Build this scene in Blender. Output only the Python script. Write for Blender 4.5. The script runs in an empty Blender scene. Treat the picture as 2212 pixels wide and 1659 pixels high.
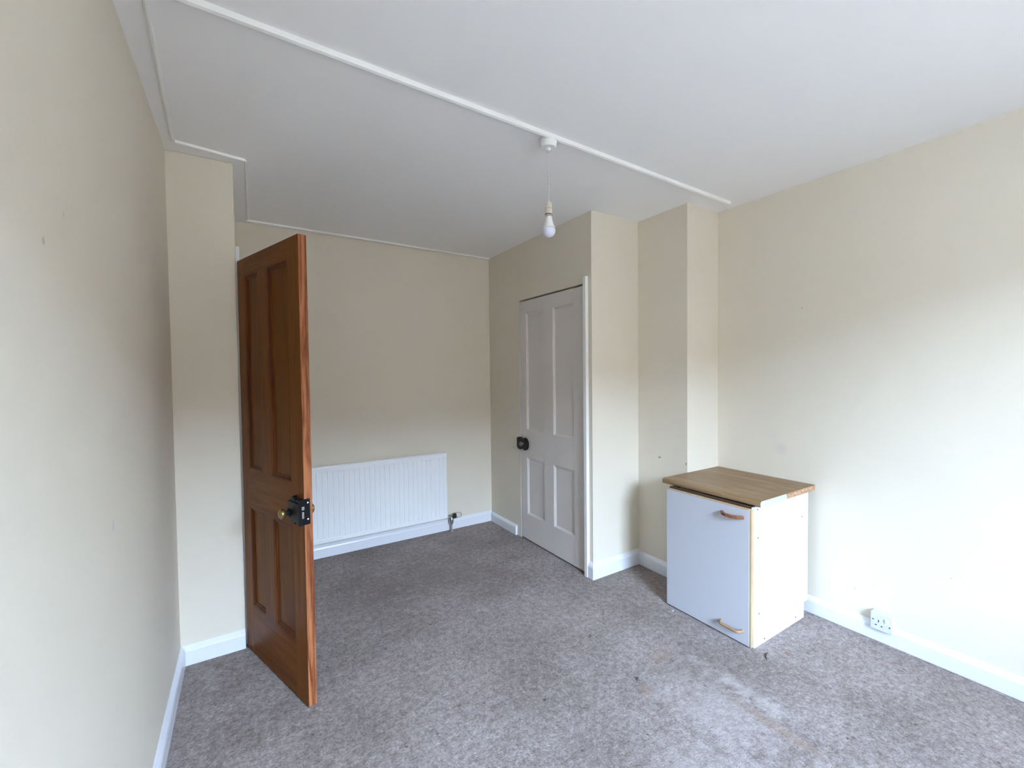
import bpy, bmesh, math, random
from mathutils import Vector, Matrix
C = bpy.context.scene.collection
SC = bpy.context.scene
random.seed(7)

# ------------------------------------------------------------------ camera
H = 2.431; CH = 1.38
yaw, pitch, roll = (math.radians(a) for a in (32.013, 1.530, -0.647))
fwd = Vector((math.sin(yaw)*math.cos(pitch), math.cos(yaw)*math.cos(pitch), -math.sin(pitch)))
rgt = Vector((math.cos(yaw), -math.sin(yaw), 0)); up = rgt.cross(fwd)
r2 = math.cos(roll)*rgt + math.sin(roll)*up
u2 = -math.sin(roll)*rgt + math.cos(roll)*up
cd = bpy.data.cameras.new('camera'); cam = bpy.data.objects.new('camera', cd); C.objects.link(cam)
M = Matrix((r2, u2, -fwd)).transposed().to_4x4(); M.translation = (0, 0, CH)
cam.matrix_world = M
cd.sensor_width = 36; cd.lens = 925.91*36/2212; cd.clip_start = 0.02
SC.camera = cam

# ------------------------------------------------------------------ world: plain pale sky, brighter towards the horizon
SC.view_settings.view_transform = 'Standard'; SC.view_settings.look = 'None'
SC.view_settings.gamma = 1; SC.view_settings.use_curve_mapping = False
SC.view_settings.exposure = 2.45
w = bpy.data.worlds.new('sky'); SC.world = w; w.use_nodes = True
nt = w.node_tree; nt.nodes.clear()
tc = nt.nodes.new('ShaderNodeTexCoord'); sp = nt.nodes.new('ShaderNodeSeparateXYZ')
cr = nt.nodes.new('ShaderNodeValToRGB'); bg = nt.nodes.new('ShaderNodeBackground'); ow = nt.nodes.new('ShaderNodeOutputWorld')
nt.links.new(tc.outputs['Generated'], sp.inputs[0]); nt.links.new(sp.outputs['Z'], cr.inputs[0])
cr.color_ramp.elements[0].position = 0.15; cr.color_ramp.elements[0].color = (0.585, 0.765, 1.0, 1)
cr.color_ramp.elements[1].position = 0.75; cr.color_ramp.elements[1].color = (0.29, 0.395, 0.58, 1)
nt.links.new(cr.outputs[0], bg.inputs[0]); bg.inputs[1].default_value = 29.0
nt.links.new(bg.outputs[0], ow.inputs[0])
SC.cycles.max_bounces = 14; SC.cycles.diffuse_bounces = 10; SC.cycles.sample_clamp_indirect = 10
SC.cycles.use_denoising = True

# window opening in the rear wall (behind the camera)
RY = -1.2
WX0, WX1, WZ0, WZ1 = 0.60, 1.55, 0.85, 2.3
pl = bpy.data.lights.new('window_portal', 'AREA'); pl.shape = 'RECTANGLE'; pl.size = WX1-WX0; pl.size_y = WZ1-WZ0
pl.cycles.is_portal = True
po = bpy.data.objects.new('window_portal', pl); C.objects.link(po)
po.location = ((WX0+WX1)/2, RY-0.28, (WZ0+WZ1)/2); po.rotation_euler = (math.pi/2, 0, 0)  # -Z -> +Y

# ------------------------------------------------------------------ materials
def nodes(m): m.use_nodes = True; return m.node_tree.nodes, m.node_tree.links, m.node_tree.nodes['Principled BSDF']
def plain(name, col, rough=0.5, metal=0.0, spec=None):
    m = bpy.data.materials.new(name); n, l, b = nodes(m)
    b.inputs['Base Color'].default_value = (*col, 1); b.inputs['Roughness'].default_value = rough
    b.inputs['Metallic'].default_value = metal
    if spec is not None: b.inputs['Specular IOR Level'].default_value = spec
    return m
def add_bump(m, scale, strength, dist=0.002, detail=4):
    n, l, b = nodes(m)
    tc = n.new('ShaderNodeTexCoord'); no = n.new('ShaderNodeTexNoise'); bu = n.new('ShaderNodeBump')
    no.inputs['Scale'].default_value = scale; no.inputs['Detail'].default_value = detail
    bu.inputs['Strength'].default_value = strength; bu.inputs['Distance'].default_value = dist
    l.new(tc.outputs['Object'], no.inputs['Vector']); l.new(no.outputs['Fac'], bu.inputs['Height']); l.new(bu.outputs['Normal'], b.inputs['Normal'])
    return m
def stains(m, base_out, spots, strength_noise=25, amp=0.9):
    """spots: (pos, (rx,ry,rz), colour, amount, soft) ellipsoidal marks in object space"""
    n, l, b = nodes(m); tc = n.new('ShaderNodeTexCoord')
    no = n.new('ShaderNodeTexNoise'); no.inputs['Scale'].default_value = strength_noise; no.inputs['Detail'].default_value = 5; no.inputs['Roughness'].default_value = 0.7
    l.new(tc.outputs['Object'], no.inputs['Vector'])
    cur = base_out
    for pos, rad, col, amt, soft in spots:
        s = n.new('ShaderNodeVectorMath'); s.operation = 'SUBTRACT'; s.inputs[1].default_value = pos
        d = n.new('ShaderNodeVectorMath'); d.operation = 'DIVIDE'; d.inputs[1].default_value = rad
        le = n.new('ShaderNodeVectorMath'); le.operation = 'LENGTH'
        l.new(tc.outputs['Object'], s.inputs[0]); l.new(s.outputs[0], d.inputs[0]); l.new(d.outputs[0], le.inputs[0])
        ad = n.new('ShaderNodeMath'); ad.operation = 'MULTIPLY_ADD'; ad.inputs[1].default_value = amp
        l.new(no.outputs['Fac'], ad.inputs[0]); l.new(le.outputs['Value'], ad.inputs[2])
        mr = n.new('ShaderNodeMapRange'); mr.interpolation_type = 'SMOOTHSTEP'
        mr.inputs['From Min'].default_value = 1+amp*.5-soft; mr.inputs['From Max'].default_value = 1+amp*.5
        mr.inputs['To Min'].default_value = amt; mr.inputs['To Max'].default_value = 0
        l.new(ad.outputs[0], mr.inputs['Value'])
        mx = n.new('ShaderNodeMix'); mx.data_type = 'RGBA'
        l.new(mr.outputs[0], mx.inputs[0]); l.new(cur, mx.inputs[6]); mx.inputs[7].default_value = (*col, 1)
        cur = mx.outputs[2]
    l.new(cur, b.inputs['Base Color'])

CREAM = (0.715, 0.66, 0.555)
def wall_mat(name, spots=()):
    m = plain(name, CREAM, 0.6, spec=0.35); n, l, b = nodes(m)
    tc = n.new('ShaderNodeTexCoord')
    no = n.new('ShaderNodeTexNoise'); no.inputs['Scale'].default_value = 1.6; no.inputs['Detail'].default_value = 5; no.inputs['Roughness'].default_value = 0.6
    cr = n.new('ShaderNodeValToRGB'); cr.color_ramp.elements[0].position = 0.3; cr.color_ramp.elements[1].position = 0.7
    cr.color_ramp.elements[0].color = (CREAM[0]*0.965, CREAM[1]*0.96, CREAM[2]*0.95, 1); cr.color_ramp.elements[1].color = (*CREAM, 1)
    l.new(tc.outputs['Object'], no.inputs['Vector']); l.new(no.outputs['Fac'], cr.inputs[0])
    stains(m, cr.outputs[0], spots)
    # plaster relief: slow waviness + roller stipple
    n1 = n.new('ShaderNodeTexNoise'); n1.inputs['Scale'].default_value = 5; n1.inputs['Detail'].default_value = 3
    n2 = n.new('ShaderNodeTexNoise'); n2.inputs['Scale'].default_value = 240; n2.inputs['Detail'].default_value = 2
    b1 = n.new('ShaderNodeBump'); b1.inputs['Strength'].default_value = 0.35; b1.inputs['Distance'].default_value = 0.01
    b2 = n.new('ShaderNodeBump'); b2.inputs['Strength'].default_value = 0.25; b2.inputs['Distance'].default_value = 0.001
    l.new(tc.outputs['Object'], n1.inputs['Vector']); l.new(tc.outputs['Object'], n2.inputs['Vector'])
    l.new(n1.outputs['Fac'], b1.inputs['Height']); l.new(n2.outputs['Fac'], b2.inputs['Height'])
    l.new(b1.outputs['Normal'], b2.inputs['Normal']); l.new(b2.outputs['Normal'], b.inputs['Normal'])
    return m
GREYMARK = (0.42, 0.40, 0.42)
m_wall = wall_mat('cream_wall_paint')
m_wall_left = wall_mat('cream_wall_paint_left', [
    ((-0.286, 1.054, 1.615), (0.02, 0.008, 0.010), GREYMARK, 0.7, 0.5), ((-0.286, 1.16, 1.69), (0.02, 0.004, 0.010), GREYMARK, 0.5, 0.5),
    ((-0.286, 1.435, 1.008), (0.02, 0.010, 0.018), GREYMARK, 0.45, 0.6)])
m_wall_right = wall_mat('cream_wall_paint_right', [
    ((2.709, 1.304, 0.906), (0.05, 0.045, 0.060), (0.50, 0.50, 0.54), 0.30, 0.9), ((2.709, 1.36, 0.99), (0.05, 0.05, 0.035), (0.6, 0.6, 0.62), 0.3, 0.9),
    ((2.709, 1.204, 1.73), (0.02, 0.006, 0.006), GREYMARK, 0.8, 0.4), ((2.709, 0.94, 0.22), (0.02, 0.004, 0.004), GREYMARK, 0.8, 0.4),
    ((2.709, 0.58, 0.42), (0.02, 0.004, 0.004), GREYMARK, 0.8, 0.4)])
m_wall_recess = wall_mat('cream_wall_paint_recess', [
    ((2.381, 1.928, 0.793), (0.03, 0.016, 0.009), (0.30, 0.25, 0.19), 0.85, 0.4), ((2.381, 1.722, 0.784), (0.03, 0.008, 0.012), (0.36, 0.33, 0.30), 0.8, 0.4)])
m_ceil = add_bump(plain('white_ceiling_paint', (0.88, 0.87, 0.865), 0.7, spec=0.3), 7, 0.3, 0.008)
m_gloss = add_bump(plain('white_gloss_paint', (0.73, 0.745, 0.785), 0.28), 40, 0.12, 0.002)
m_trim = add_bump(plain('warm_white_trim_paint', (0.82, 0.815, 0.79), 0.35), 40, 0.12, 0.002)
m_door_white = add_bump(plain('aged_white_door_paint', (0.66, 0.615, 0.575), 0.42), 60, 0.10, 0.001)
m_gap_shade = plain('gap_shade_black', (0.03, 0.025, 0.02), 0.8)

# carpet
def carpet_mat():
    m = plain('grey_taupe_carpet', (0.3, 0.27, 0.28), 0.95, spec=0.1); n, l, b = nodes(m)
    tc = n.new('ShaderNodeTexCoord')
    def noise(s, d=3, r=0.6):
        x = n.new('ShaderNodeTexNoise'); x.inputs['Scale'].default_value = s; x.inputs['Detail'].default_value = d; x.inputs['Roughness'].default_value = r
        l.new(tc.outputs['Object'], x.inputs['Vector']); return x
    def ramp(src, p0, c0, p1, c1):
        c = n.new('ShaderNodeValToRGB'); c.color_ramp.elements[0].position = p0; c.color_ramp.elements[1].position = p1
        c.color_ramp.elements[0].color = (*c0, 1); c.color_ramp.elements[1].color = (*c1, 1); l.new(src, c.inputs[0]); return c.outputs[0]
    def mix(mode, f, a, bb):
        x = n.new('ShaderNodeMix'); x.data_type = 'RGBA'; x.blend_type = mode
        if hasattr(f, 'links'): l.new(f, x.inputs[0])
        else: x.inputs[0].default_value = f
        l.new(a, x.inputs[6]); l.new(bb, x.inputs[7]); return x.outputs[2]
    A = ramp(noise(34, 4, 0.75).outputs['Fac'], 0.36, (0.315, 0.268, 0.250), 0.66, (0.52, 0.463, 0.445))
    Bc = ramp(noise(95, 3, 0.8).outputs['Fac'], 0.34, (0.60, 0.56, 0.53), 0.62, (1.0, 1.0, 1.0))
    Cc = ramp(noise(2.2, 5, 0.7).outputs['Fac'], 0.34, (0.74, 0.725, 0.70), 0.66, (1.08, 1.08, 1.10))
    col = mix('MULTIPLY', 1.0, A, Bc); col = mix('MULTIPLY', 1.0, col, Cc)
    vo = n.new('ShaderNodeTexVoronoi'); vo.inputs['Scale'].default_value = 11; l.new(tc.outputs['Object'], vo.inputs['Vector'])
    sp = ramp(vo.outputs['Distance'], 0.045, (0.45, 0.42, 0.40), 0.09, (1, 1, 1)); col = mix('MULTIPLY', 0.8, col, sp)
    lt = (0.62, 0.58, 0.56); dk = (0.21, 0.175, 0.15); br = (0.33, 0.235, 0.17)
    stains(m, col, [
        ((1.05, 2.75, 0), (0.62, 0.45, 1), dk, 0.50, 1.0), ((1.30, 2.33, 0), (0.30, 0.12, 1), dk, 0.25, 0.9), ((0.62, 2.60, 0), (0.35, 0.40, 1), dk, 0.36, 1.0),  # broad alcove patches: partly dirt, partly shade painted into the colour
        ((1.602, 2.417, 0), (0.035, 0.025, 1), dk, 0.6, 0.6), ((-0.17, 2.35, 0), (0.05, 0.10, 1), lt, 0.25, 0.8),
        ((1.60, 1.02, 0), (0.24, 0.34, 1), lt, 0.30, 0.9), ((1.80, 1.00, 0), (0.07, 0.28, 1), lt, 0.48, 1.0),
        ((1.30, 0.85, 0), (0.30, 0.25, 1), lt, 0.30, 0.9), ((1.55, 0.60, 0), (0.40, 0.14, 1), lt, 0.28, 0.9),
        ((1.68, 1.36, 0), (0.10, 0.07, 1), br, 0.40, 0.8), ((1.71, 0.86, 0), (0.03, 0.25, 1), br, 0.40, 0.7), ((1.45, 1.25, 0), (0.05, 0.04, 1), br, 0.40, 0.7),
        ((1.88, 1.16, 0), (0.10, 0.30, 1), dk, 0.18, 0.9), ((2.208, 1.036, 0), (0.018, 0.014, 1), (0.25, 0.13, 0.08), 0.7, 0.6)], 13, 2.6)
    bn = noise(190, 3, 0.8); bn2 = noise(46, 3, 0.7)
    b1 = n.new('ShaderNodeBump'); b1.inputs['Strength'].default_value = 0.9; b1.inputs['Distance'].default_value = 0.005
    b2 = n.new('ShaderNodeBump'); b2.inputs['Strength'].default_value = 0.6; b2.inputs['Distance'].default_value = 0.010
    l.new(bn2.outputs['Fac'], b2.inputs['Height']); l.new(bn.outputs['Fac'], b1.inputs['Height']); l.new(b2.outputs['Normal'], b1.inputs['Normal'])
    l.new(b1.outputs['Normal'], b.inputs['Normal'])
    return m
m_carpet = carpet_mat()

def wood(name, c0, c1, axis, scale=26, rough=0.42, stretch=14, bump=0.15, contrast=(0.35, 0.68), offset=0.0):
    m = plain(name, c0, rough, spec=0.13); n, l, b = nodes(m)
    tc = n.new('ShaderNodeTexCoord'); mp = n.new('ShaderNodeMapping'); s = [1, 1, 1]; s[axis] = 1.0/stretch
    mp.inputs['Scale'].default_value = s; mp.inputs['Location'].default_value = (offset, offset*1.7, offset*0.6)
    l.new(tc.outputs['Object'], mp.inputs['Vector'])
    n1 = n.new('ShaderNodeTexNoise'); n1.inputs['Scale'].default_value = scale; n1.inputs['Detail'].default_value = 6; n1.inputs['Distortion'].default_value = 1.2
    n2 = n.new('ShaderNodeTexNoise'); n2.inputs['Scale'].default_value = scale*6; n2.inputs['Detail'].default_value = 3
    l.new(mp.outputs[0], n1.inputs['Vector']); l.new(mp.outputs[0], n2.inputs['Vector'])
    ad = n.new('ShaderNodeMath'); ad.operation = 'MULTIPLY_ADD'; ad.inputs[1].default_value = 0.35
    sb = n.new('ShaderNodeMath'); sb.operation = 'SUBTRACT'; sb.inputs[1].default_value = 0.5
    l.new(n2.outputs['Fac'], sb.inputs[0]); l.new(sb.outputs[0], ad.inputs[0]); l.new(n1.outputs['Fac'], ad.inputs[2])
    cr = n.new('ShaderNodeValToRGB'); cr.color_ramp.elements[0].position = contrast[0]; cr.color_ramp.elements[1].position = contrast[1]
    cr.color_ramp.elements[0].color = (*c0, 1); cr.color_ramp.elements[1].color = (*c1, 1)
    l.new(ad.outputs[0], cr.inputs[0]); l.new(cr.outputs[0], b.inputs['Base Color'])
    bu = n.new('ShaderNodeBump'); bu.inputs['Strength'].default_value = bump; bu.inputs['Distance'].default_value = 0.001
    l.new(ad.outputs[0], bu.inputs['Height']); l.new(bu.outputs['Normal'], b.inputs['Normal'])
    return m
PD, PL = (0.130, 0.036, 0.003), (0.200, 0.068, 0.008)
m_pine_v = wood('varnished_pine_upright_grain', PD, PL, 2, 22)
m_pine_h = wood('varnished_pine_level_grain', PD, PL, 0, 22)
m_pine_p = wood('varnished_pine_panel', (0.120, 0.036, 0.003), (0.185, 0.066, 0.007), 2, 14, contrast=(0.3, 0.75))
m_pine_m = wood('dark_varnished_moulding', (0.075, 0.019, 0.005), (0.14, 0.042, 0.011), 2, 24)
m_pine_e = wood('pine_door_edge', (0.17, 0.045, 0.016), (0.40, 0.16, 0.070), 2, 30, contrast=(0.36, 0.62), bump=0.3)
m_oak = wood('oak_laminate', (0.215, 0.130, 0.062), (0.31, 0.205, 0.110), 1, 34, 0.33, 16, 0.05, (0.38, 0.62))
m_lip = wood('beech_lipping', (0.46, 0.33, 0.19), (0.60, 0.46, 0.29), 2, 30)
m_handle = wood('stained_wood_handle', (0.22, 0.085, 0.042), (0.31, 0.13, 0.068), 1, 40, 0.4)
m_handle2 = wood('honey_wood_handle', (0.30, 0.175, 0.095), (0.42, 0.26, 0.15), 1, 40, 0.4)
m_mel = add_bump(plain('white_melamine', (0.84, 0.85, 0.85), 0.35), 300, 0.05, 0.0005)
m_melin = plain('blue_white_door_laminate', (0.53, 0.545, 0.59), 0.40)
m_brownrail = plain('dark_brown_rail', (0.07, 0.035, 0.018), 0.6)
m_chip = add_bump(wood('raw_chipboard', (0.33, 0.19, 0.10), (0.62, 0.42, 0.27), 1, 70, 0.9, 2), 200, 0.6, 0.002)
m_strip = plain('worn_pale_edge_strip', (0.50, 0.57, 0.62), 0.35)
m_iron = add_bump(plain('black_painted_iron', (0.006, 0.0065, 0.008), 0.34, spec=0.25), 60, 0.15, 0.001)
m_brass = plain('worn_brass', (0.34, 0.25, 0.11), 0.32, 0.9)
m_steel = plain('dull_steel', (0.45, 0.44, 0.42), 0.4, 0.9)
m_rad = plain('white_radiator_enamel', (0.84, 0.85, 0.86), 0.32)
m_plas = plain('white_plastic', (0.80, 0.80, 0.78), 0.35)
m_creamplas = plain('cream_plastic', (0.62, 0.57, 0.47), 0.4)
m_blackplas = plain('black_plastic', (0.02, 0.02, 0.022), 0.4)
m_globe = plain('frosted_lamp_globe', (0.70, 0.72, 0.86), 0.25)
m_slot = plain('dark_slot', (0.03, 0.03, 0.04), 0.7)
m_copper = plain('dull_painted_copper_pipe', (0.42, 0.34, 0.30), 0.45, 0.3)
m_brick = plain('outside_render', (0.15, 0.10, 0.06), 0.9)
m_grass = plain('outside_paving', (0.23, 0.175, 0.125), 0.95)
m_roof = plain('outside_slate', (0.10, 0.10, 0.11), 0.8)
gm = bpy.data.materials.new('window_glass'); n_, l_, b_ = nodes(gm)
tr = n_.new('ShaderNodeBsdfTransparent'); gl = n_.new('ShaderNodeBsdfGlossy'); mxs = n_.new('ShaderNodeMixShader'); gl.inputs['Roughness'].default_value = 0.02
mxs.inputs[0].default_value = 0.07; l_.new(tr.outputs[0], mxs.inputs[1]); l_.new(gl.outputs[0], mxs.inputs[2]); l_.new(mxs.outputs[0], n_['Material Output'].inputs[0])

# ------------------------------------------------------------------ geometry helpers
def box(bm, x0, x1, y0, y1, z0, z1):
    v = [bm.verts.new(p) for p in ((x0,y0,z0),(x1,y0,z0),(x1,y1,z0),(x0,y1,z0),(x0,y0,z1),(x1,y0,z1),(x1,y1,z1),(x0,y1,z1))]
    for f in ((0,3,2,1),(4,5,6,7),(0,1,5,4),(1,2,6,5),(2,3,7,6),(3,0,4,7)): bm.faces.new([v[i] for i in f])
def boxes(*bs):
    bm = bmesh.new()
    for b in bs: box(bm, *b)
    return bm
def prism(bm, poly, fn):
    """poly: list of 2-D points; fn(p, t) -> 3-D point for t in 0,1"""
    a = [bm.verts.new(fn(p, 0)) for p in poly]; b = [bm.verts.new(fn(p, 1)) for p in poly]; k = len(poly)
    bm.faces.new(a); bm.faces.new(list(reversed(b)))
    for i in range(k): bm.faces.new((a[i], b[i], b[(i+1) % k], a[(i+1) % k]))
def lathe(bm, prof, axis=(0,0,1), org=(0,0,0), seg=32):
    ax = Vector(axis).normalized(); t = Vector((1,0,0)) if abs(ax.x) < .9 else Vector((0,1,0)); u = ax.cross(t).normalized(); v = ax.cross(u); o = Vector(org)
    rings = []
    for r, h in prof:
        if r < 1e-6: rings.append([bm.verts.new(o+ax*h)])
        else: rings.append([bm.verts.new(o+ax*h+(u*math.cos(2*math.pi*i/seg)+v*math.sin(2*math.pi*i/seg))*r) for i in range(seg)])
    for a, b in zip(rings, rings[1:]):
        for i in range(seg):
            j = (i+1) % seg
            if len(a) == 1 and len(b) == 1: continue
            if len(a) == 1: bm.faces.new((a[0], b[i], b[j]))
            elif len(b) == 1: bm.faces.new((a[i], b[0], a[j]))
            else: bm.faces.new((a[i], b[i], b[j], a[j]))
def tube(bm, pts, rad, seg=10):
    pts = [Vector(p) for p in pts]; rings = []
    for i, p in enumerate(pts):
        d = (pts[min(i+1, len(pts)-1)]-pts[max(i-1, 0)]).normalized(); t = Vector((0,0,1)) if abs(d.z) < .9 else Vector((1,0,0))
        u = d.cross(t).normalized(); v = d.cross(u); r = rad[i] if isinstance(rad, (list, tuple)) else rad
        rings.append([bm.verts.new(p+(u*math.cos(2*math.pi*k/seg)+v*math.sin(2*math.pi*k/seg))*r) for k in range(seg)])
    for a, b in zip(rings, rings[1:]):
        for k in range(seg): bm.faces.new((a[k], b[k], b[(k+1) % seg], a[(k+1) % seg]))
    bm.faces.new(rings[0]); bm.faces.new(list(reversed(rings[-1])))
def obj(name, bm, mat, parent=None, bevel=0, smooth=False, seg=2):
    bmesh.ops.recalc_face_normals(bm, faces=bm.faces)
    me = bpy.data.meshes.new(name); bm.to_mesh(me); bm.free()
    o = bpy.data.objects.new(name, me); C.objects.link(o); me.materials.append(mat)
    if parent: o.parent = parent
    if smooth:
        for p in me.polygons: p.use_smooth = True
        try: me.set_sharp_from_angle(angle=math.radians(35))
        except Exception: pass
    if bevel:
        b = o.modifiers.new('bevel', 'BEVEL'); b.width = bevel; b.segments = seg; b.limit_method = 'ANGLE'; b.angle_limit = math.radians(30)
    return o
def empty(name, loc, rz=0, parent=None):
    o = bpy.data.objects.new(name, None); C.objects.link(o); o.location = loc; o.rotation_euler = (0, 0, rz); o.empty_display_size = 0.1
    if parent: o.parent = parent
    return o
def tag(o, label, cat, group=None, kind=None):
    o['label'] = label; o['category'] = cat
    if group: o['group'] = group
    if kind: o['kind'] = kind
    return o
def struct(name, bm, mat, label, cat, bevel=0, smooth=False):
    return tag(obj(name, bm, mat, None, bevel, smooth), label, cat, kind='structure')

XL, XJ, YL, YB, XD, YC, XS, YP, XR = -0.286, -0.023, 2.547, 3.490, 1.9425, 2.1126, 2.3815, 1.7135, 2.7088
T = 0.1; ZT = H+0.0
# ------------------------------------------------------------------ room shell
struct('floor', boxes((XL-T, XR+T, RY-T, YB+T, -0.06, 0.0)), m_carpet, 'worn mottled grey taupe carpet with stains and pale scuffs', 'carpet')
struct('ceiling', boxes((XL-T, XR+T, RY-T, YB+T, H, H+0.08)), m_ceil, 'white painted ceiling crossed by a thin batten', 'ceiling')
struct('wall_left', boxes((XL-T, XL, RY, YL, 0, ZT)), m_wall_left, 'long cream wall running beside the brown door side of the room', 'wall')
D0, D1, DZ = 2.60, 3.27, 1.975    # doorway of the brown door in the alcove's side wall
struct('wall_left_pier', boxes((XL-T, XJ, YL, D0, 0, ZT)), m_wall, 'narrow cream wall pier beside the open brown door', 'wall', bevel=0.006)
struct('wall_landing', boxes((XJ-T, XJ, D0, D1, DZ, ZT), (XJ-T, XJ, D1, YB, 0, ZT)), m_wall, 'cream wall around the doorway behind the brown door', 'wall')
struct('wall_hall', boxes((XL-0.9, XL-0.8, D0-.1, YB+T, 0, ZT), (XL-0.8, XL-T, D0-.1, D0, 0, ZT), (XL-.8, XJ-T, YB, YB+T, 0, ZT), (XL-.8, XL-T, D0, YB, -0.06, 0), (XL-.8, XL-T, D0, YB, H, H+.08)),
       m_wall, 'cream walls of the hallway beyond the doorway', 'wall')
struct('wall_back', boxes((XJ-T, XR, YB, YB+T, 0, ZT)), m_wall, 'cream far wall behind the radiator', 'wall')
W0, W1, WDZ = 2.174, 2.990, 1.972
struct('wall_cupboard', boxes((XD, XS+T, YC, W0, 0, ZT), (XD, XD+T, W0, W1, WDZ, ZT), (XD, XD+T, W1, YB, 0, ZT), (XD+T, XS+T, W0, YC+T, 0, ZT)), m_wall,
       'cream cupboard walls around the white panelled door', 'wall')
struct('wall_recess', boxes((XS, XS+T, YP+T, YC, 0, ZT)), m_wall_recess, 'narrow cream recess wall with a chipped mark above the cabinet', 'wall')
struct('wall_pillar', boxes((XS, XR, YP, YP+T, 0, ZT)), m_wall_recess, 'bright cream pillar face rising behind the oak worktop', 'wall')
struct('wall_right', boxes((XR, XR+T, RY, YB+T, 0, ZT)), m_wall_right, 'long cream wall above the white socket', 'wall')
TR = 0.26
struct('wall_rear', boxes((XL-T, WX0, RY-TR, RY, 0, ZT), (WX1, XR+T, RY-TR, RY, 0, ZT), (WX0, WX1, RY-TR, RY, 0, WZ0), (WX0, WX1, RY-TR, RY, WZ1, ZT)), m_wall,
       'cream wall with the window behind the viewer', 'wall')
# window behind the viewer
win = empty('window_1', ((WX0+WX1)/2, RY, WZ0)); tag(win, 'white framed window that lights the room', 'window', kind='structure')
hw = (WX1-WX0)/2; hh = WZ1-WZ0
obj('window_frame', boxes((-hw, -hw+.05, -.23, -.17, 0, hh), (hw-.05, hw, -.23, -.17, 0, hh), (-hw+.05, hw-.05, -.23, -.17, 0, .05), (-hw+.05, hw-.05, -.23, -.17, hh-.05, hh), (-.02, .02, -.225, -.175, .05, hh-.05)), m_gloss, win)
for s in (-1, 1):
    x0, x1 = (-hw+.05, -.02) if s < 0 else (.02, hw-.05)
    obj('pane', boxes((x0, x1, -.202, -.198, .05, hh-.05)), gm, win)
obj('window_sill', boxes((-hw, hw, -.17, 0.0, 0.0, .02), (-hw-.05, hw+.05, 0.0, .06, -.01, .02)), m_gloss, win, 0.004)
# outside, as the light implies: lawn and a house across the way
struct('ground_outside', boxes((-40, 40, -60, RY-TR-.02, -0.45, -0.35)), m_grass, 'grey paving outside the window', 'paving')
bm = boxes((-14, 16, -20, -13, -0.35, 4.7)); struct('wall_outside', bm, m_brick, 'neighbouring house wall across the garden', 'house')
bm = bmesh.new(); prism(bm, [(-20.3, 4.7), (-12.7, 4.7), (-16.5, 6.0)], lambda p, t: (-14.2 if t == 0 else 16.2, p[0], p[1]))
struct('roof_outside', bm, m_roof, 'slate roof of the neighbouring house', 'roof')

struct('wall_light_blocker', boxes((-1.7, -1.2, -2.75, RY-TR-.03, -0.35, 3.3)), m_brick, 'unseen wall added beside the window to cut light on the near right wall', 'house')  # added out of view, blocks slanting sky from the near right wall
# ------------------------------------------------------------------ skirting boards
SK = [(0, 0), (0.019, 0), (0.019, 0.068), (0.016, 0.078), (0.004, 0.094), (0, 0.094)]
def skirt(name, p0, p1, nrm, label, e0=0, e1=0, zs=1.0):
    bm = bmesh.new(); p0 = Vector((*p0, 0)); p1 = Vector((*p1, 0)); n = Vector((*nrm, 0)); d = (p1-p0).normalized()
    # e = +1: stretch end with depth (outside mitre), -1: shrink (inside mitre)
    def fn(q, t):
        base = p0-d*(e0*q[0]) if t == 0 else p1+d*(e1*q[0])
        return base+n*q[0]+Vector((0, 0, q[1]*zs+0.0))
    prism(bm, SK, fn)
    return struct(name, bm, m_gloss, label, 'skirting board', bevel=0.0015)
skirt('baseboard_left', (XL, RY), (XL, YL), (1, 0), 'white skirting board along the long wall by the brown door', e1=-1)
skirt('baseboard_pier', (XL, YL), (XJ, YL), (0, -1), 'short white skirting board below the narrow pier', -1, 0, 1.0)
skirt('baseboard_back', (XJ, YB), (XD, YB), (0, -1), 'white skirting board under the radiator', 0, -1)
skirt('baseboard_cupboard', (XD, W1+.055), (XD, YB), (-1, 0), 'short white skirting board in the far corner beside the white door', 0, -1, 0.9)
skirt('baseboard_corner', (XD, YC), (XD, 2.142), (-1, 0), 'stub of white skirting board on the cupboard corner', 1, 0, 1.15)
skirt('baseboard_recess_face', (XD, YC), (XS, YC), (0, -1), 'bright white skirting board on the cupboard end wall', 1, -1, 1.15)
skirt('baseboard_recess', (XS, YP), (XS, YC), (-1, 0), 'white skirting board going behind the cabinet', 1, -1)
skirt('baseboard_pillar', (XS, YP), (XR, YP), (0, -1), 'white skirting board hidden behind the cabinet', 1, -1)
skirt('baseboard_right', (XR, RY), (XR, YP), (-1, 0), 'long white skirting board below the socket wall', 0, -1)

# ------------------------------------------------------------------ ceiling battens
BT = [(0, 0), (1, 0), (0.85, -0.75), (0.55, -1), (0.15, -0.85)]
def batten(name, p0, p1, w, h, label, side=1):
    bm = bmesh.new(); p0 = Vector((*p0, H)); p1 = Vector((*p1, H)); d = (p1-p0).normalized(); n = Vector((-d.y, d.x, 0))*side
    prism(bm, BT, lambda q, t: (p0 if t == 0 else p1)+n*(q[0]*w)+Vector((0, 0, q[1]*h)))
    return struct(name, bm, m_trim, label, 'ceiling batten')
batten('trim_1', (-0.20, 1.490), (2.600, 1.560), 0.026, 0.018, 'long white batten crossing the ceiling past the pendant light')
batten('trim_2', (-0.199, 1.50), (-0.238, 2.430), 0.014, 0.010, 'thin white batten on the ceiling along the wall by the brown door', 1)
batten('trim_3', (-0.235, 2.425), (0.030, 2.468), 0.018, 0.012, 'short white ceiling batten above the narrow pier')
batten('trim_4', (0.036, 2.478), (0.052, 3.415), 0.010, 0.007, 'faint thin ceiling batten above the brown door')
batten('trim_5', (0.040, 3.408), (XD-.002, 3.462), 0.018, 0.012, 'white ceiling batten above the far radiator wall')
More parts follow.
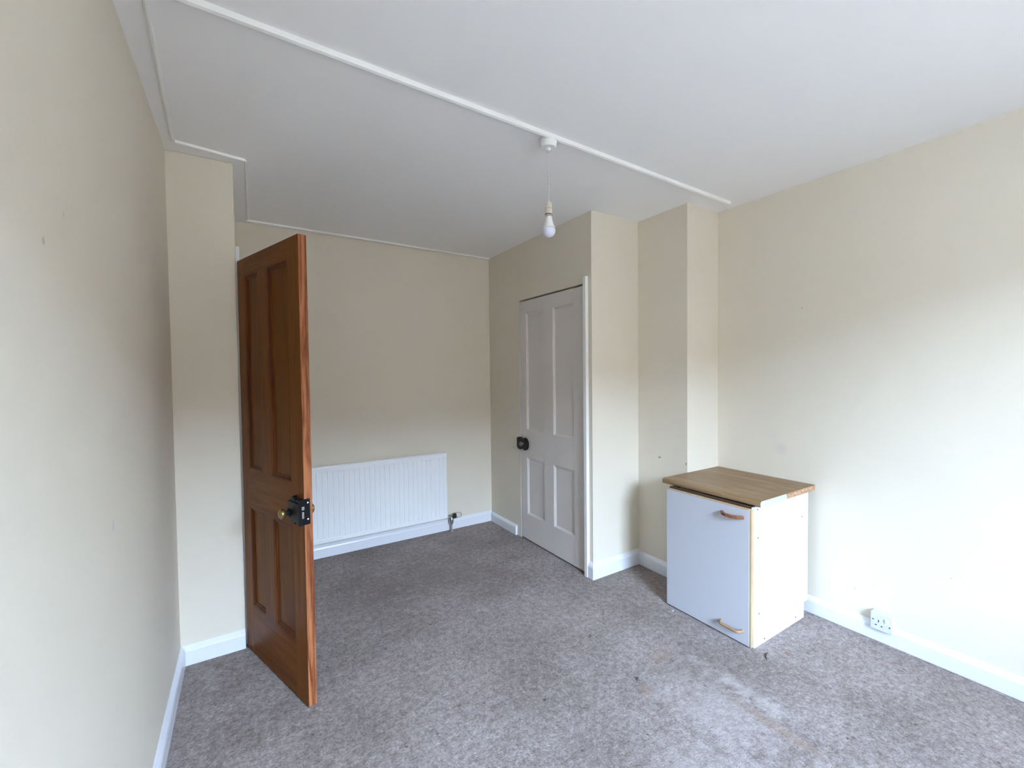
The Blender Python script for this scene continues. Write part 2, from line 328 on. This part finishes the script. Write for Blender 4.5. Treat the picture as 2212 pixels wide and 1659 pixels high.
bm = boxes(); prism(bm, [(-0.205, 1.516), (2.60, 1.586), (2.34, 1.640), (-0.205, 1.572)], lambda p, t: (p[0], p[1], H-0.004*t))
struct('trim_6', bm, m_ceil, 'flat white ceiling board beside the long batten', 'ceiling board')

# ------------------------------------------------------------------ panelled doors
def panel_door(root, Wd, Hd, Td, sx, sz, mats, mw=0.016, rec=0.011, z0=0.008, edge=None):
    a0, a1, b0, b1 = sx; l0, l1, t0, t1 = sz; mv, mh, mp, mm = mats
    B = 0.0018
    e = 0.004 if edge else 0
    obj('stile', boxes((0, a0, 0, Td, z0, Hd)), mv, root, B)
    obj('stile', boxes((b1, Wd-e, 0, Td, z0, Hd)), mv, root, B if not edge else 0.0005)
    if edge: obj('edge_strip', boxes((Wd-e, Wd, 0, Td, z0, Hd)), edge, root, 0.003)['label'] = 'paler grainy leading edge'
    obj('rail', boxes((a0, b1, 0.0004, Td-.0004, z0, l0)), mh, root)
    obj('rail', boxes((a0, b1, 0.0004, Td-.0004, l1, t0)), mh, root)
    obj('rail', boxes((a0, b1, 0.0004, Td-.0004, t1, Hd)), mh, root)
    obj('muntin', boxes((a1, b0, 0.0004, Td-.0004, l0, l1)), mv, root)
    obj('muntin', boxes((a1, b0, 0.0004, Td-.0004, t0, t1)), mv, root)
    for (x0, x1) in ((a0, a1), (b0, b1)):
        for (c0, c1) in ((l0, l1), (t0, t1)):
            obj('panel', boxes((x0, x1, rec, Td-rec, c0, c1)), mp, root)
            bm = bmesh.new()
            for ys, yd in ((0.0012, rec), (Td-.0012, Td-rec)):
                prof = [(0, ys), (0.35*mw, ys), (0.5*mw, ys+(yd-ys)*0.45), (0.8*mw, ys+(yd-ys)*0.55), (mw, yd), (0, yd)]
                rings = [[bm.verts.new(q) for q in ((x0+i, y, c0+i), (x1-i, y, c0+i), (x1-i, y, c1-i), (x0+i, y, c1-i))] for i, y in prof]
                for r in range(len(rings)-1):
                    for k in range(4): bm.faces.new((rings[r][k], rings[r][(k+1) % 4], rings[r+1][(k+1) % 4], rings[r+1][k]))
            obj('panel_moulding', bm, mm, root)

def hinge(parent, x, y, z, mat, ax=0.005, hgt=0.075):
    bm = bmesh.new()
    for k in range(5): lathe(bm, [(0, 0), (ax, 0), (ax, hgt/5-.001), (0, hgt/5-.001)], org=(x, y, z+k*hgt/5), seg=12)
    return obj('hinge', bm, mat, parent, smooth=True)

# brown pine door standing open
ang = math.radians(-70.99)
d1 = empty('door_1', (-0.016, 2.536, 0), ang)
tag(d1, 'open brown varnished pine door with four panels and a black rim lock', 'door', kind='structure')
DW, DH, DT = 0.652, 1.947, 0.034
panel_door(d1, DW, DH, DT, (0.088, 0.242, 0.345, 0.545), (0.248, 0.735, 0.925, 1.862), (m_pine_v, m_pine_h, m_pine_p, m_pine_m), 0.020, 0.011, edge=m_pine_e)
for hz in (0.20, 1.66): hinge(d1, -0.004, DT+0.002, hz, m_steel)
def scallop(x0, x1, z0, z1, bumps=True):
    xm = (x0+x1)/2; w = x1-x0; h = z1-z0; P = [(x0, z0+h*.12)]
    P += [(x0, z1-h*.12), (x0+w*.10, z1-h*.07), (x0+w*.22, z1-h*.02), (x0+w*.30, z1+h*.10), (x0+w*.40, z1+h*.13), (x0+w*.50, z1+h*.08), (x0+w*.58, z1-h*.01),
          (x0+w*.74, z1-h*.01), (x0+w*.80, z1+h*.07), (x0+w*.87, z1+h*.02), (x1, z1)]
    P += [(x1, z0), (x0+w*.87, z0-h*.02), (x0+w*.80, z0-h*.07), (x0+w*.74, z0+h*.01), (x0+w*.58, z0+h*.01), (x0+w*.50, z0-h*.08), (x0+w*.40, z0-h*.12), (x0+w*.28, z0-h*.06), (x0+w*.20, z0+h*.03)]
    return P
lock = obj('rim_lock', (lambda bm: (prism(bm, scallop(0.545, 0.648, 0.772, 0.868), lambda p, t: (p[0], 0.001-0.019*t, p[1])), box(bm, 0.556, 0.6515, -0.024, 0.0, 0.784, 0.858), bm)[-1])(bmesh.new()), m_iron, d1, 0.002)
lock['label'] = 'black cast iron rim lock with scalloped backplate'
fe = obj('lock_forend', boxes((0.651, 0.6545, -0.024, 0.022, 0.768, 0.874)), m_iron, d1, 0.0008)
bm = bmesh.new()
for zz in (0.790, 0.858): lathe(bm, [(0, 0), (0.0035, 0), (0.003, 0.0012), (0, 0.0014)], (1, 0, 0), (0.6543, 0.013, zz), 12)
obj('screw', bm, m_plas, fe)
obj('latch_bolt', boxes((0.6540, 0.660, -0.014, -0.003, 0.832, 0.846), (0.6540, 0.658, -0.012, -0.004, 0.797, 0.824)), m_steel, fe, 0.001)
KN = [(0, 0), (0.017, 0), (0.018, 0.003), (0.012, 0.006), (0.009, 0.009), (0.0085, 0.012)]
KB = [(0.0085, 0.010), (0.013, 0.014), (0.0195, 0.019), (0.0220, 0.026), (0.0205, 0.033), (0.014, 0.038), (0.006, 0.0405), (0, 0.041)]
bm = bmesh.new(); lathe(bm, KN, (0, -1, 0), (0.562, -0.023, 0.808)); obj('knob_spindle', bm, m_iron, d1, smooth=True)
bm = bmesh.new(); lathe(bm, [(r*.95, h) for r, h in KB], (0, -1, 0), (0.562, -0.023, 0.808)); obj('knob', bm, m_brass, d1, smooth=True)['label'] = 'worn brass knob'
bm = bmesh.new(); lathe(bm, [(0, 0), (0.024, 0), (0.024, 0.003), (0.010, 0.006), (0.0085, 0.010)]+KB[1:], (0, 1, 0), (0.578, DT, 0.808)); obj('knob', bm, m_brass, d1, smooth=True)
# doorway casing beside it
struct('trim_7', boxes((XJ, XJ+0.018, D0-0.035, D0+0.02, 0.0, 2.03), (XJ, XJ+0.018, D1-0.02, D1+.035, 0, 2.03), (XJ, XJ+.018, D0+.02, D1-.02, 1.97, 2.03)), m_gloss,
       'white casing strip of the doorway behind the brown door', 'door casing', bevel=0.003)
struct('trim_8', boxes((XJ-T, XJ-.001, D0, D0+.02, 0, DZ), (XJ-T, XJ-.001, D1-.02, D1, 0, DZ), (XJ-T, XJ-.001, D0+.02, D1-.02, DZ-.02, DZ)), m_gloss, 'white lining of the doorway behind the brown door', 'door lining')

# white cupboard door, shut
DT2 = 0.035
d2 = empty('door_2', (XD+0.002+DT2, W0+0.004, 0), math.pi/2)
tag(d2, 'shut white four panel cupboard door with a small black lock', 'door', kind='structure')
panel_door(d2, 0.800, 1.958, DT2, (0.120, 0.362, 0.474, 0.716), (0.217, 0.692, 0.905, 1.862), (m_door_white,)*4, 0.018, 0.012, z0=0.012)
for hz in (0.19, 1.66): hinge(d2, -0.001, DT2+.003, hz, m_door_white)
case = obj('rim_lock', (lambda bm: (prism(bm, [(0.800, .752), (0.800, .838), (0.79, .845), (0.76, .846), (0.74, .838), (0.715, .838), (0.700, .848), (0.680, .838), (0.664, .818), (0.660, .795), (0.664, .772), (0.680, .752), (0.700, .742), (0.715, .752), (0.74, .752), (0.76, .744), (0.79, .745)],
        lambda p, t: (p[0]+0.02, DT2+0.024*t, p[1])), bm)[-1])(bmesh.new()), m_iron, d2, 0.003)
case['label'] = 'black rim lock with a rounded end'
keep = obj('lock_keeper', boxes((0.816, 0.838, DT2, DT2+.020, .755, .838)), m_iron, d2, 0.004)
bm = bmesh.new(); lathe(bm, [(0, 0), (0.008, 0), (0.008, .014), (0.013, .018), (0.017, .024), (0.017, .032), (0.012, .038), (0, .040)], (0, 1, 0), (0.730, DT2+.022, .800))
obj('knob', bm, plain('dull_horn_knob', (0.13, 0.11, 0.075), 0.35), d2, smooth=True)
# frame of the cupboard door
struct('trim_9', boxes((XD-0.024, XD, 2.145, 2.1735, 0, 2.010)), m_trim, 'narrow white upright bead beside the white cupboard door', 'door bead', bevel=0.002)
struct('trim_10', boxes((XD+.045, XD+.06, W0, W1, 0, WDZ)), m_gap_shade, 'black sheet standing in for the shade in the gaps round the white cupboard door', 'gap shade')  # black sheet paints the shade seen through the door gaps
struct('trim_11', boxes((XD-.001, XD+.043, W1-.006, W1, 0, WDZ-.01)), m_door_white, 'thin white stop on the lock side of the cupboard door', 'door stop')

# ------------------------------------------------------------------ radiator
rad = empty('radiator', (0.885, YB, 0)); tag(rad, 'white fluted panel radiator low on the far wall behind the brown door', 'radiator')
RX0, RX1, RF = -0.60, 0.582, 3.420-YB
bm = bmesh.new()
P = [(RX0, 0.03), (RX0, 0.004), (RX0+.003, 0.0)]
x = RX0+0.030
while x < RX1-0.02:
    P += [(x-.0030, 0.0), (x-.0012, 0.0055), (x+.0012, 0.0055), (x+.0030, 0.0)]; x += 0.0385
P += [(RX1-.003, 0.0), (RX1, 0.004), (RX1, 0.03)]
prism(bm, P, lambda p, t: (p[0], RF+p[1], 0.158 if t == 0 else 0.655))
obj('fluted_panel', bm, m_rad, rad)
bm = bmesh.new(); prism(bm, [(RF-.001, .655), (RF+.030, .655), (RF+.030, .699), (RF+.010, .699), (RF-.001, .692)], lambda p, t: (RX0 if t == 0 else RX1, p[0], p[1]))
obj('top_rail', bm, m_rad, rad, 0.002)
bm = bmesh.new(); prism(bm, [(RF-.001, .128), (RF+.004, .123), (RF+.030, .123), (RF+.030, .158), (RF-.001, .158)], lambda p, t: (RX0 if t == 0 else RX1, p[0], p[1]))
obj('bottom_rail', bm, m_rad, rad, 0.002)
for bx in (RX0+.15, RX1-.15): obj('wall_bracket', boxes((bx-.015, bx+.015, RF+.030, -0.0005, .16, .64)), m_rad, rad)
vx = 1.507-0.885; vy = RF+0.012
tv = obj('thermostatic_valve', (lambda bm: (lathe(bm, [(0, .062), (.009, .062), (.0150, .072), (.0190, .084), (.0190, .104), (.0130, .112), (.0120, .138), (.0140, .144), (0, .148)], (0, 0, 1), (vx, vy, 0), 20),
     lathe(bm, [(0, 0), (.008, 0), (.008, .012), (.011, .013), (.011, .026), (.0085, .027), (.0085, .055), (0, .055)], (1, 0, 0), (vx-.045, vy, .128), 20), bm)[-1])(bmesh.new()), m_steel, rad, smooth=True)
bm = bmesh.new(); lathe(bm, [(0, 0), (.015, 0), (.0225, .007), (.0225, .026), (.019, .031), (0, .031)], (1, 0, .03), (vx+.012, vy, .131), 20); obj('collar', bm, m_blackplas, tv, smooth=True)
bm = bmesh.new(); lathe(bm, [(0, 0), (.0225, .001), (.0240, .004), (.0240, .036), (.0225, .041), (0, .041)], (1, 0, .03), (vx+.040, vy, .132), 24); obj('valve_cap', bm, m_creamplas, tv, smooth=True)
bm = bmesh.new(); lathe(bm, [(0, 0), (.0215, .0), (.0215, .006), (.016, .010), (0, .010)], (1, 0, .03), (vx+.079, vy, .133), 24); obj('end_ring', bm, m_blackplas, tv, smooth=True)
bm = bmesh.new(); lathe(bm, [(0, 0), (.0135, 0), (.0135, .004), (.0075, .006), (.0072, .066), (0, .066)], (0, 0, 1), (vx, vy, 0), 16); obj('pipe', bm, m_copper, rad, smooth=True)

# ------------------------------------------------------------------ base cabinet
cab = empty('base_cabinet', (2.38, 1.43, 0)); tag(cab, 'white kitchen base cabinet with one lift door, standing in the corner under the oak worktop', 'cabinet')
def cb(*a):  # world box -> cabinet-local
    x0, x1, y0, y1, z0, z1 = a; return (x0-2.38, x1-2.38, y0-1.43, y1-1.43, z0, z1)
def side_panel(y0, y1, zt=.6995):
    bm = bmesh.new(); prism(bm, [(2.111, 0), (2.612, 0), (2.612, .086), (2.652, .086), (2.652, zt), (2.111, zt)], lambda p, t: (p[0]-2.38, (y0 if t == 0 else y1)-1.43, p[1]))
    return bm
sp1 = obj('side_panel', side_panel(1.140, 1.158), m_mel, cab, 0.001)
sp1['label'] = 'bright white side panel with small screw holes'
for (sx_, sz_) in ((2.139, .548), (2.584, .570), (2.150, .164), (2.519, .030), (2.203, .020), (2.135, .690)):
    bm = bmesh.new(); lathe(bm, [(0, 0), (.0042, 0), (.0042, .0015), (0, .0015)], (0, -1, 0), (sx_-2.38, 1.140-1.43+.0005, sz_), 10); obj('screw_hole', bm, m_slot, sp1)
obj('side_panel', side_panel(1.622, 1.640, .684), m_mel, cab, 0.001)
obj('base_panel', boxes(cb(2.113, 2.60, 1.158, 1.622, .090, .106)), m_mel, cab)
obj('back_panel', boxes(cb(2.60, 2.606, 1.158, 1.622, .106, .69)), m_mel, cab)
obj('front_rail', boxes(cb(2.113, 2.135, 1.158, 1.622, .655, .699), cb(2.113, 2.60, 1.622, 1.640, .6845, .699)), m_brownrail, cab)['label'] = 'dark brown rail in the gap under the worktop'
dr = obj('door', boxes(cb(2.0885, 2.1075, 1.1565, 1.6405, .008, .6875)), m_melin, cab, 0.0005); dr['label'] = 'pale bluish white slab door'
obj('lipping', boxes(cb(2.0905, 2.1085, 1.1460, 1.1563, .006, .6895), cb(2.0890, 2.1085, 1.1563, 1.6405, .6877, .6925)), m_lip, dr, 0.001)['label'] = 'bare wood lipping on the door edges'
def bow(y0, y1, z, round_=False):
    bm = bmesh.new(); x = 2.0885-2.38; L = y1-y0; y0 -= 1.43
    if not round_:
        P = [(0, 0), (0, .010), (.024, .026), (.030, .034), (.034, .046)]
        pr = [(0.0, 0.0), (0.0, 0.014), (.018, .030), (.026, .044), (.026, L-.044), (.018, L-.030), (0.0, L-.014), (0.0, L), (.006, L), (.030, L-.020), (.037, L-.042), (.037, .042), (.030, .020), (.006, 0.0)]
        prism(bm, pr, lambda q, t: (x-q[0], y0+q[1], z-.008+.016*t))
        return bm
    pts = []
    for k in range(17):
        a = math.pi*k/16; pts.append((x+.002-.030*min(1, math.sin(a)*1.6), y0+L/2-L/2*math.cos(a)*.92 , z))
    tube(bm, pts, .0075, 12); return bm
obj('handle', bow(1.180, 1.302, .646), m_handle, dr, 0.003)['label'] = 'reddish brown wooden bow handle near the top'
obj('handle', bow(1.183, 1.306, .071, True), m_handle2, dr, smooth=True)['label'] = 'lighter honey wooden handle near the bottom'

# worktop lying on it
wt = empty('worktop', (2.43, 1.42, 0.700)); tag(wt, 'oak effect laminate worktop offcut lying on the white base cabinet', 'worktop')
WXF = 2.140; P = [(2.7075, 0), (2.7075, .030), (WXF+.012, .030), (WXF+.005, .027), (WXF+.001, .021), (WXF, .013), (WXF+.001, .005), (WXF+.005, .001), (WXF+.010, 0)]
bm = bmesh.new(); prism(bm, P, lambda p, t: (p[0]-2.43, (1.1300 if t == 0 else 1.7125)-1.42, p[1])); obj('board', bm, m_oak, wt)
# ends: pale strip on the front part, broken bare chipboard on the rest
bm = bmesh.new(); prism(bm, [(2.395, 0), (2.390, .029)]+[(q[0], q[1]) for q in P[2:]], lambda p, t: (p[0]-2.43, (1.1284 if t == 0 else 1.1302)-1.42, p[1])); obj('edge_strip', bm, m_strip, wt)['label'] = 'pale blue grey strip on the front half of the end'
bm = bmesh.new(); n_seg = 26; top = [(2.396+(2.706-2.396)*k/n_seg, .0295+random.uniform(-.003, -.0002)) for k in range(n_seg+1)]
prism(bm, [(2.706, .002), (2.396, .001)]+top, lambda p, t: (p[0]-2.43, (1.1292 if t == 0 else 1.1302)-1.42, p[1])); obj('bare_edge', bm, m_chip, wt)['label'] = 'raw brown chipboard where the strip has come off'

m_sock = plain('socket_plastic', (0.60, 0.63, 0.66), 0.35)
# ------------------------------------------------------------------ wall socket
so = empty('wall_socket', (XR, 0.816, 0.112)); tag(so, 'white single switched socket on a surface box just above the skirting board', 'socket')
obj('back_box', boxes((-.036, -.0005, -.042, .042, -.042, .042)), m_sock, so, 0.003)
fp = obj('face_plate', boxes((-.045, -.036, -.043, .043, -.043, .043)), m_sock, so, 0.003)
obj('slot', boxes((-.0456, -.044, .008, .012, -.002, .009)), m_slot, fp)
obj('slot', boxes((-.0456, -.044, .017, .024, -.021, -.016)), m_slot, fp)
obj('slot', boxes((-.0456, -.044, -.006, .001, -.021, -.016)), m_slot, fp)
bm = bmesh.new(); lathe(bm, [(0, 0), (.003, 0), (.003, .0015), (0, .0018)], (-1, 0, 0), (-.0448, .032, .006), 12); obj('screw', bm, m_slot, fp)
bm = bmesh.new(); lathe(bm, [(0, 0), (.003, 0), (.003, .0015), (0, .0018)], (-1, 0, 0), (-.0448, -.034, -.010), 12); obj('screw', bm, m_slot, fp)
bm = bmesh.new(); prism(bm, [(-.045, .000), (-.045, .024), (-.053, .024), (-.047, .000)], lambda p, t: (p[0], -.016 if t else -.031, p[1])); obj('rocker_switch', bm, m_plas, so, 0.001)

# ------------------------------------------------------------------ pendant light
pe = empty('pendant_light', (1.188, 1.570, 1.99)); tag(pe, 'bare white bulb hanging on a short white flex from a round ceiling rose', 'light')
zc = H-1.99
bm = bmesh.new(); lathe(bm, [(0, zc), (.0375, zc), (.039, zc-.004), (.0400, zc-.012), (.037, zc-.040), (.035, zc-.043), (.012, zc-.044), (.008, zc-.052), (0, zc-.053)], seg=40); obj('ceiling_rose', bm, m_plas, pe, smooth=True)
bm = bmesh.new()
for ph in (0, math.pi):
    tube(bm, [(.0013*math.cos(ph+k*.7), .0013*math.sin(ph+k*.7), zc-.050-k*(zc-.050-.158)/60) for k in range(61)], .0013, 6)
obj('flex', bm, plain('grey_white_flex', (.55,.54,.52), .5), pe, smooth=True)
bm = bmesh.new(); lathe(bm, [(0, .162), (.006, .162), (.012, .156), (.0145, .146), (.0150, .129), (0, .129)], seg=28); obj('lamp_holder', bm, m_creamplas, pe, smooth=True)
bm = bmesh.new(); lathe(bm, [(0, .1285), (.0172, .1285), (.0172, .1265), (.0162, .126), (.0162, .1040), (.0172, .1035), (.0172, .0985), (.013, .098), (0, .098)], seg=28); obj('holder_skirt', bm, m_creamplas, pe, smooth=True)
bm = bmesh.new(); lathe(bm, [(0, .1045), (.0174, .1045), (.0174, .1000), (0, .1000)], seg=28); obj('holder_ring', bm, plain('dark_rubber_ring', (.07, .06, .055), .6), pe)
bm = bmesh.new(); lathe(bm, [(0, .1290), (.01735, .1290), (.01735, .1278), (0, .1278)], seg=28); obj('holder_ring', bm, plain('grey_rubber_ring', (.16, .16, .15), .6), pe)
bm = bmesh.new(); lathe(bm, [(0, .099), (.0125, .099), (.0125, .092), (0, .092)], seg=24); obj('bulb_cap', bm, m_steel, pe, smooth=True)
bm = bmesh.new(); lathe(bm, [(0, .094), (.0145, .093), (.0155, .085), (.0175, .072), (.0215, .058), (.0262, .048), (.0290, .0420), (0, .0420)], seg=36); bulb = obj('light_bulb', bm, m_plas, pe, smooth=True)
bm = bmesh.new(); R_ = .0300
lathe(bm, [(0, .0418)]+[(R_*math.cos(a), .030+R_*math.sin(a)) for a in [math.radians(22-112*k/16) for k in range(16)]]+[(0, 0.0)], seg=36); obj('bulb_globe', bm, m_globe, bulb, smooth=True)['label'] = 'pale lilac frosted globe'

# ------------------------------------------------------------------ small litter on the carpet
bm = bmesh.new(); tube(bm, [(-.030, -.003, .003), (-.014, .001, .004), (.004, .002, .005), (.020, .0, .005), (.032, -.006, .005)], [.0012, .0022, .0027, .0027, .0018], 8)
o = obj('wood_splinter', bm, plain('dark_brown_bark', (.07, .045, .035), .8), smooth=True); o.location = (2.095, 1.075, 0); o.rotation_euler = (0, 0, math.radians(27)); tag(o, 'tiny curved dark brown splinter lying on the carpet in front of the cabinet', 'splinter')
bm = bmesh.new(); prism(bm, [(0, 0), (.010, .002), (.013, .010), (.006, .014), (-.002, .008)], lambda p, t: (p[0], p[1], .001+.004*t))
o = obj('plastic_scrap', bm, plain('dark_blue_scrap', (.06, .06, .10), .6), None, .0008); o.location = (1.458, 1.303, 0); tag(o, 'tiny dark blue grey scrap lying alone on the open carpet', 'scrap')
bm = bmesh.new(); prism(bm, [(0, 0), (.006, -.001), (.008, .005), (.003, .008), (-.002, .004)], lambda p, t: (p[0], p[1], .001+.003*t))
o = obj('plaster_crumb', bm, m_gloss, None, .0008); o.location = (2.052, 1.570, 0); tag(o, 'tiny white crumb of plaster on the carpet at the foot of the cabinet door', 'crumb')
